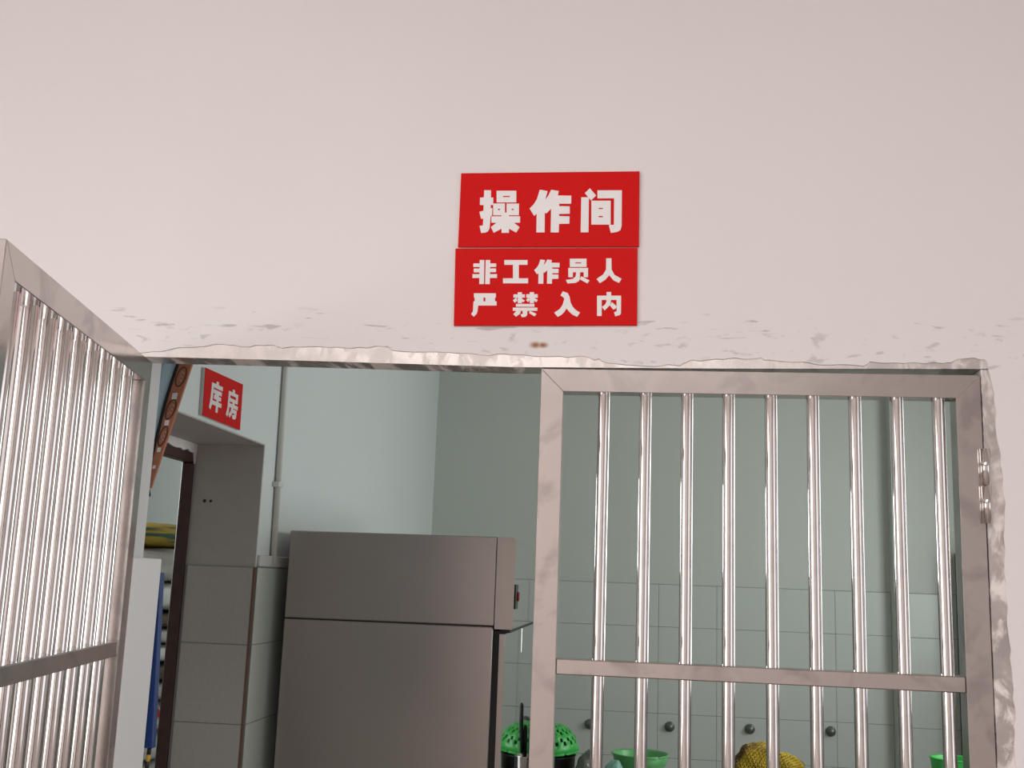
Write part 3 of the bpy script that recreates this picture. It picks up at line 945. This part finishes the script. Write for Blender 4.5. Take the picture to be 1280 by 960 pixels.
# black-handled tools in a steel can
ut = thing('utensil_can', 'steel can at the left end of the prep table, holding long black handles', 'container', (-0.232, 3.29, TZ))
bm = BM()
add_lathe(bm, [(0.0, 0.001), (0.05, 0.001), (0.055, 0.006), (0.055, 0.165), (0.057, 0.168), (0.053, 0.168), (0.053, 0.008), (0.0, 0.006)], n=28)
obj('can', bm, STEELT, ut)
for k, (x, y, dx, top, lb) in enumerate(((-0.012, 0.0, -0.002, 0.292, 'shorter black tool handle, leftmost in the steel can'),
                                         (0.008, 0.012, 0.004, 0.300, 'black tool handle in the middle of the steel can'),
                                         (0.028, 0.0, 0.004, 0.400, 'longest black tool handle, rightmost in the steel can'))):
    t = thing('kitchen_tool', lb, 'utensil', (-0.232 + x, 3.29 + y, TZ), 0, 'black-handled tools in the can')
    bm = BM()
    add_tube(bm, [(0 if k < 2 else -0.02, 0, 0.012), (dx * 0.5 if k < 2 else -0.004, 0, top * 0.45)], 0.005, 8)
    obj('shaft', bm, STEELT, t)
    bm = BM()
    add_tube(bm, [(dx * 0.5 if k < 2 else -0.004, 0, top * 0.45), (dx * 0.8, 0, top * 0.8), (dx, 0, top - 0.01), (dx, 0, top)], [0.0085, 0.0095, 0.009, 0.004], 10)
    obj('handle', bm, BLACK, t)

# blackened pot with a green colander upside down on it
pot = thing('iron_pot', 'blackened iron pot under the green colander', 'pot', (-0.225, 3.56, TZ))
bm = BM()
add_lathe(bm, [(0.0, 0.001), (0.09, 0.001), (0.125, 0.02), (0.14, 0.07), (0.142, 0.135), (0.148, 0.14), (0.137, 0.14), (0.133, 0.07), (0.085, 0.012), (0.0, 0.010)], n=36)
obj('pot_body', bm, POTM, pot)
for s in (-1, 1):
    bm = BM()
    add_tube(bm, [(s * 0.04, -0.138, 0.10), (s * 0.0, -0.165, 0.105), (-s * 0.04, -0.138, 0.10)] if s > 0 else [(-0.04, 0.138, 0.10), (0, 0.165, 0.105), (0.04, 0.138, 0.10)], 0.006, 8)
    obj('pot_handle', bm, POTM, pot)
cb = thing('colander', 'bright green plastic colander upside down over the black pot', 'colander', (-0.225, 3.56, TZ + 0.145))
cb.rotation_euler = (0.0, -0.07, 0)
bm = BM()
NU, NV = 64, 12
R0, HH = 0.158, 0.135
pr = []
for i in range(NV + 1):
    t = (math.pi / 2) * i / NV
    pr.append((R0 * (math.cos(t) ** 0.8 if i < NV else 0.0), HH * math.sin(t) ** 0.9 if i else 0.0))
rings = []
for r, h in pr[:-1]:
    rings.append([bm.verts.new((r * math.cos(2 * math.pi * k / NU), r * math.sin(2 * math.pi * k / NU), h + 0.006)) for k in range(NU)])
for i in range(NV - 1):
    for k in range(NU):
        if 1 < i < 9 and i % 3 != 1 and (k + i) % 3 == 0:
            continue
        f = bm.faces.new((rings[i][k], rings[i][(k + 1) % NU], rings[i + 1][(k + 1) % NU], rings[i + 1][k]))
        f.smooth = True
bm.faces.new(rings[-1])
bowl = obj('bowl', bm, GREENP, cb)
sd = bowl.modifiers.new('thickness', 'SOLIDIFY')
sd.thickness = 0.003
bm = BM()
add_tube(bm, [(R0 * math.cos(2 * math.pi * k / 40), R0 * math.sin(2 * math.pi * k / 40), 0.006) for k in range(41)], 0.0055, 8, False)
obj('rim', bm, GREENP, cb)


def crumple(name, lx, ly, lz, seed, m, amp, freq, parent=None, taper=0.0):
    bm = BM()
    bmesh.ops.create_icosphere(bm, subdivisions=4, radius=1.0)
    for v in bm.verts:
        n = noise.noise(v.co * freq + Vector((seed, seed * 2.3, 0))) + 0.5 * noise.noise(v.co * freq * 2.7 + Vector((0, seed, seed)))
        p = v.co * (1 + amp * n)
        k = 1 - taper * (p.z * 0.5 + 0.5)
        v.co = Vector((p.x * lx / 2 * k, p.y * ly / 2 * k, max(0.0, p.z * lz / 2 + lz / 2 * 0.92)))
    for f in bm.faces:
        f.smooth = True
    return obj(name, bm, m, parent)


bg_ = crumple('plastic_bag', 0.15, 0.16, 0.185, 4.0, BAGP, 0.30, 2.2, taper=0.35)
bg_.location = (-0.012, 3.45, TZ)
tag(bg_, 'crumpled grey plastic bag beside the black pot', 'plastic bag')
tl = crumple('plastic_bag', 0.12, 0.12, 0.165, 9.0, TEALP, 0.16, 1.8, taper=0.15)
tl.location = (0.105, 3.36, TZ)
tag(tl, 'pale teal plastic bag in front of the green basin', 'plastic bag')

# basins


def basin(label, loc, r, h, m):
    t = thing('plastic_basin', label, 'basin', loc)
    bm = BM()
    add_lathe(bm, [(0.0, 0.001), (r * 0.68, 0.001), (r * 0.72, 0.006), (r * 0.86, h * 0.72), (r * 0.90, h * 0.74), (r * 0.95, h * 0.97), (r * 0.94, h), (r * 0.91, h * 0.97),
                   (r * 0.88, h * 0.77), (r * 0.835, h * 0.73), (r * 0.695, 0.009), (0.0, 0.005)], n=48)
    obj('basin_body', bm, m, t)
    bm = BM()
    add_tube(bm, [(r * 0.965 * math.cos(2 * math.pi * k / 40), r * 0.965 * math.sin(2 * math.pi * k / 40), h * 0.985) for k in range(41)], r * 0.032, 8, False)
    obj('rim', bm, m, t)
    return t


basin('pale green translucent basin in the middle of the prep table', (0.228, 3.60, TZ), 0.140, 0.160, BASINP)
basin('bright green basin at the right end of the prep table', (1.665, 3.55, TZ), 0.105, 0.222, GREENP)

# yellow net bag of onions
nb = thing('net_bag', 'lumpy yellow net bag of onions on the prep table', 'net bag', (0.835, 3.58, TZ))
for i, (x, y, zz, r) in enumerate(((-0.085, 0, .055, .055), (0.02, 0.02, .055, .055), (0.11, -0.01, .052, .052), (-0.09, 0.02, .15, .055), (-0.035, -0.03, .165, .05), (0.06, 0.01, .135, .055), (0.0, 0.05, .12, .05), (-0.03, -0.055, .07, .05), (0.08, -0.05, .085, .045))):
    bm = BM()
    bmesh.ops.create_uvsphere(bm, u_segments=18, v_segments=12, radius=r)
    for v in bm.verts:
        v.co.z *= 0.92
    for f in bm.faces:
        f.smooth = True
    o = obj('onion', bm, ONION, nb)
    o.location = (x, y, zz)
for q, (x, y, zz, lx, ly, lz) in enumerate(((-0.06, 0, 0.002, 0.215, 0.20, 0.235), (0.065, 0, 0.002, 0.215, 0.20, 0.195))):
    bm = BM()
    bmesh.ops.create_icosphere(bm, subdivisions=4, radius=1.0)
    for v in bm.verts:
        n = noise.noise(v.co * 2.4 + Vector((q * 5 + 1, 0, 0)))
        p = v.co * (1 + 0.16 * n)
        v.co = Vector((p.x * lx / 2, p.y * ly / 2, max(0.004, p.z * lz / 2 + lz / 2)))
    o = obj('netting', bm, YNET, nb)
    o.location = (x, y, zz)
    wm = o.modifiers.new('net', 'WIREFRAME')
    wm.thickness = 0.005
    wm.use_replace = True

# ------------------------------------------------------------------ tall dark cabinet at the right
cbn = thing('tall_cabinet', 'tall dark grey cabinet at the right, half hidden by the gate stile', 'cabinet', (2.085, 4.62, 0))
boxo('carcass', (0, 0.02, 0.06), (0.50, 0.27, 1.96), CABD, cbn, 0.004)
for z0, z1 in ((0.08, 1.35), (1.485, 1.95)):
    bm = BM()
    add_box(bm, (0.004, 0.0, z0), (0.496, 0.0195, z1), 0.003)
    d_ = obj('door', bm, CABD, cbn)
    bm = BM()
    add_tube(bm, [(0.05, 0, z0 + 0.12), (0.05, -0.03, z0 + 0.13), (0.05, -0.03, z0 + 0.28), (0.05, 0, z0 + 0.29)], 0.006, 8)
    obj('handle', bm, STEELT, d_)
bm = BM()
add_box(bm, (0.004, 0.0, 1.355), (0.496, 0.0195, 1.480), 0.002)
obj('control_band', bm, CABG, cbn)
boxo('plinth', (0.02, 0.06, 0.0), (0.48, 0.26, 0.0595), BLACK, cbn)

# ------------------------------------------------------------------ pipe caps on the tiled back wall
for x, zz, lb in ((-0.065, 0.863, 'grey metal pipe cap on the back wall, leftmost, edging out beside a gate bar'), (0.418, 0.872, 'grey metal pipe cap on the back wall above the pale green basin'),
                  (0.894, 0.882, 'grey metal pipe cap on the back wall above the yellow net bag'), (1.367, 0.892, 'grey metal pipe cap on the back wall, rightmost of the row')):
    t = thing('pipe_cap', lb, 'pipe cap', (x, YB - 0.008, zz), 0, 'pipe caps along the back wall')
    bm = BM()
    add_lathe(bm, [(0.030, -0.0005), (0.030, -0.005), (0.022, -0.008)], n=20, axis='y')
    obj('flange', bm, CAPM, t)
    bm = BM()
    add_lathe(bm, [(0.021, -0.008), (0.022, -0.028), (0.018, -0.036), (0.0, -0.038)], n=20, axis='y')
    obj('cap', bm, CAPM, t)
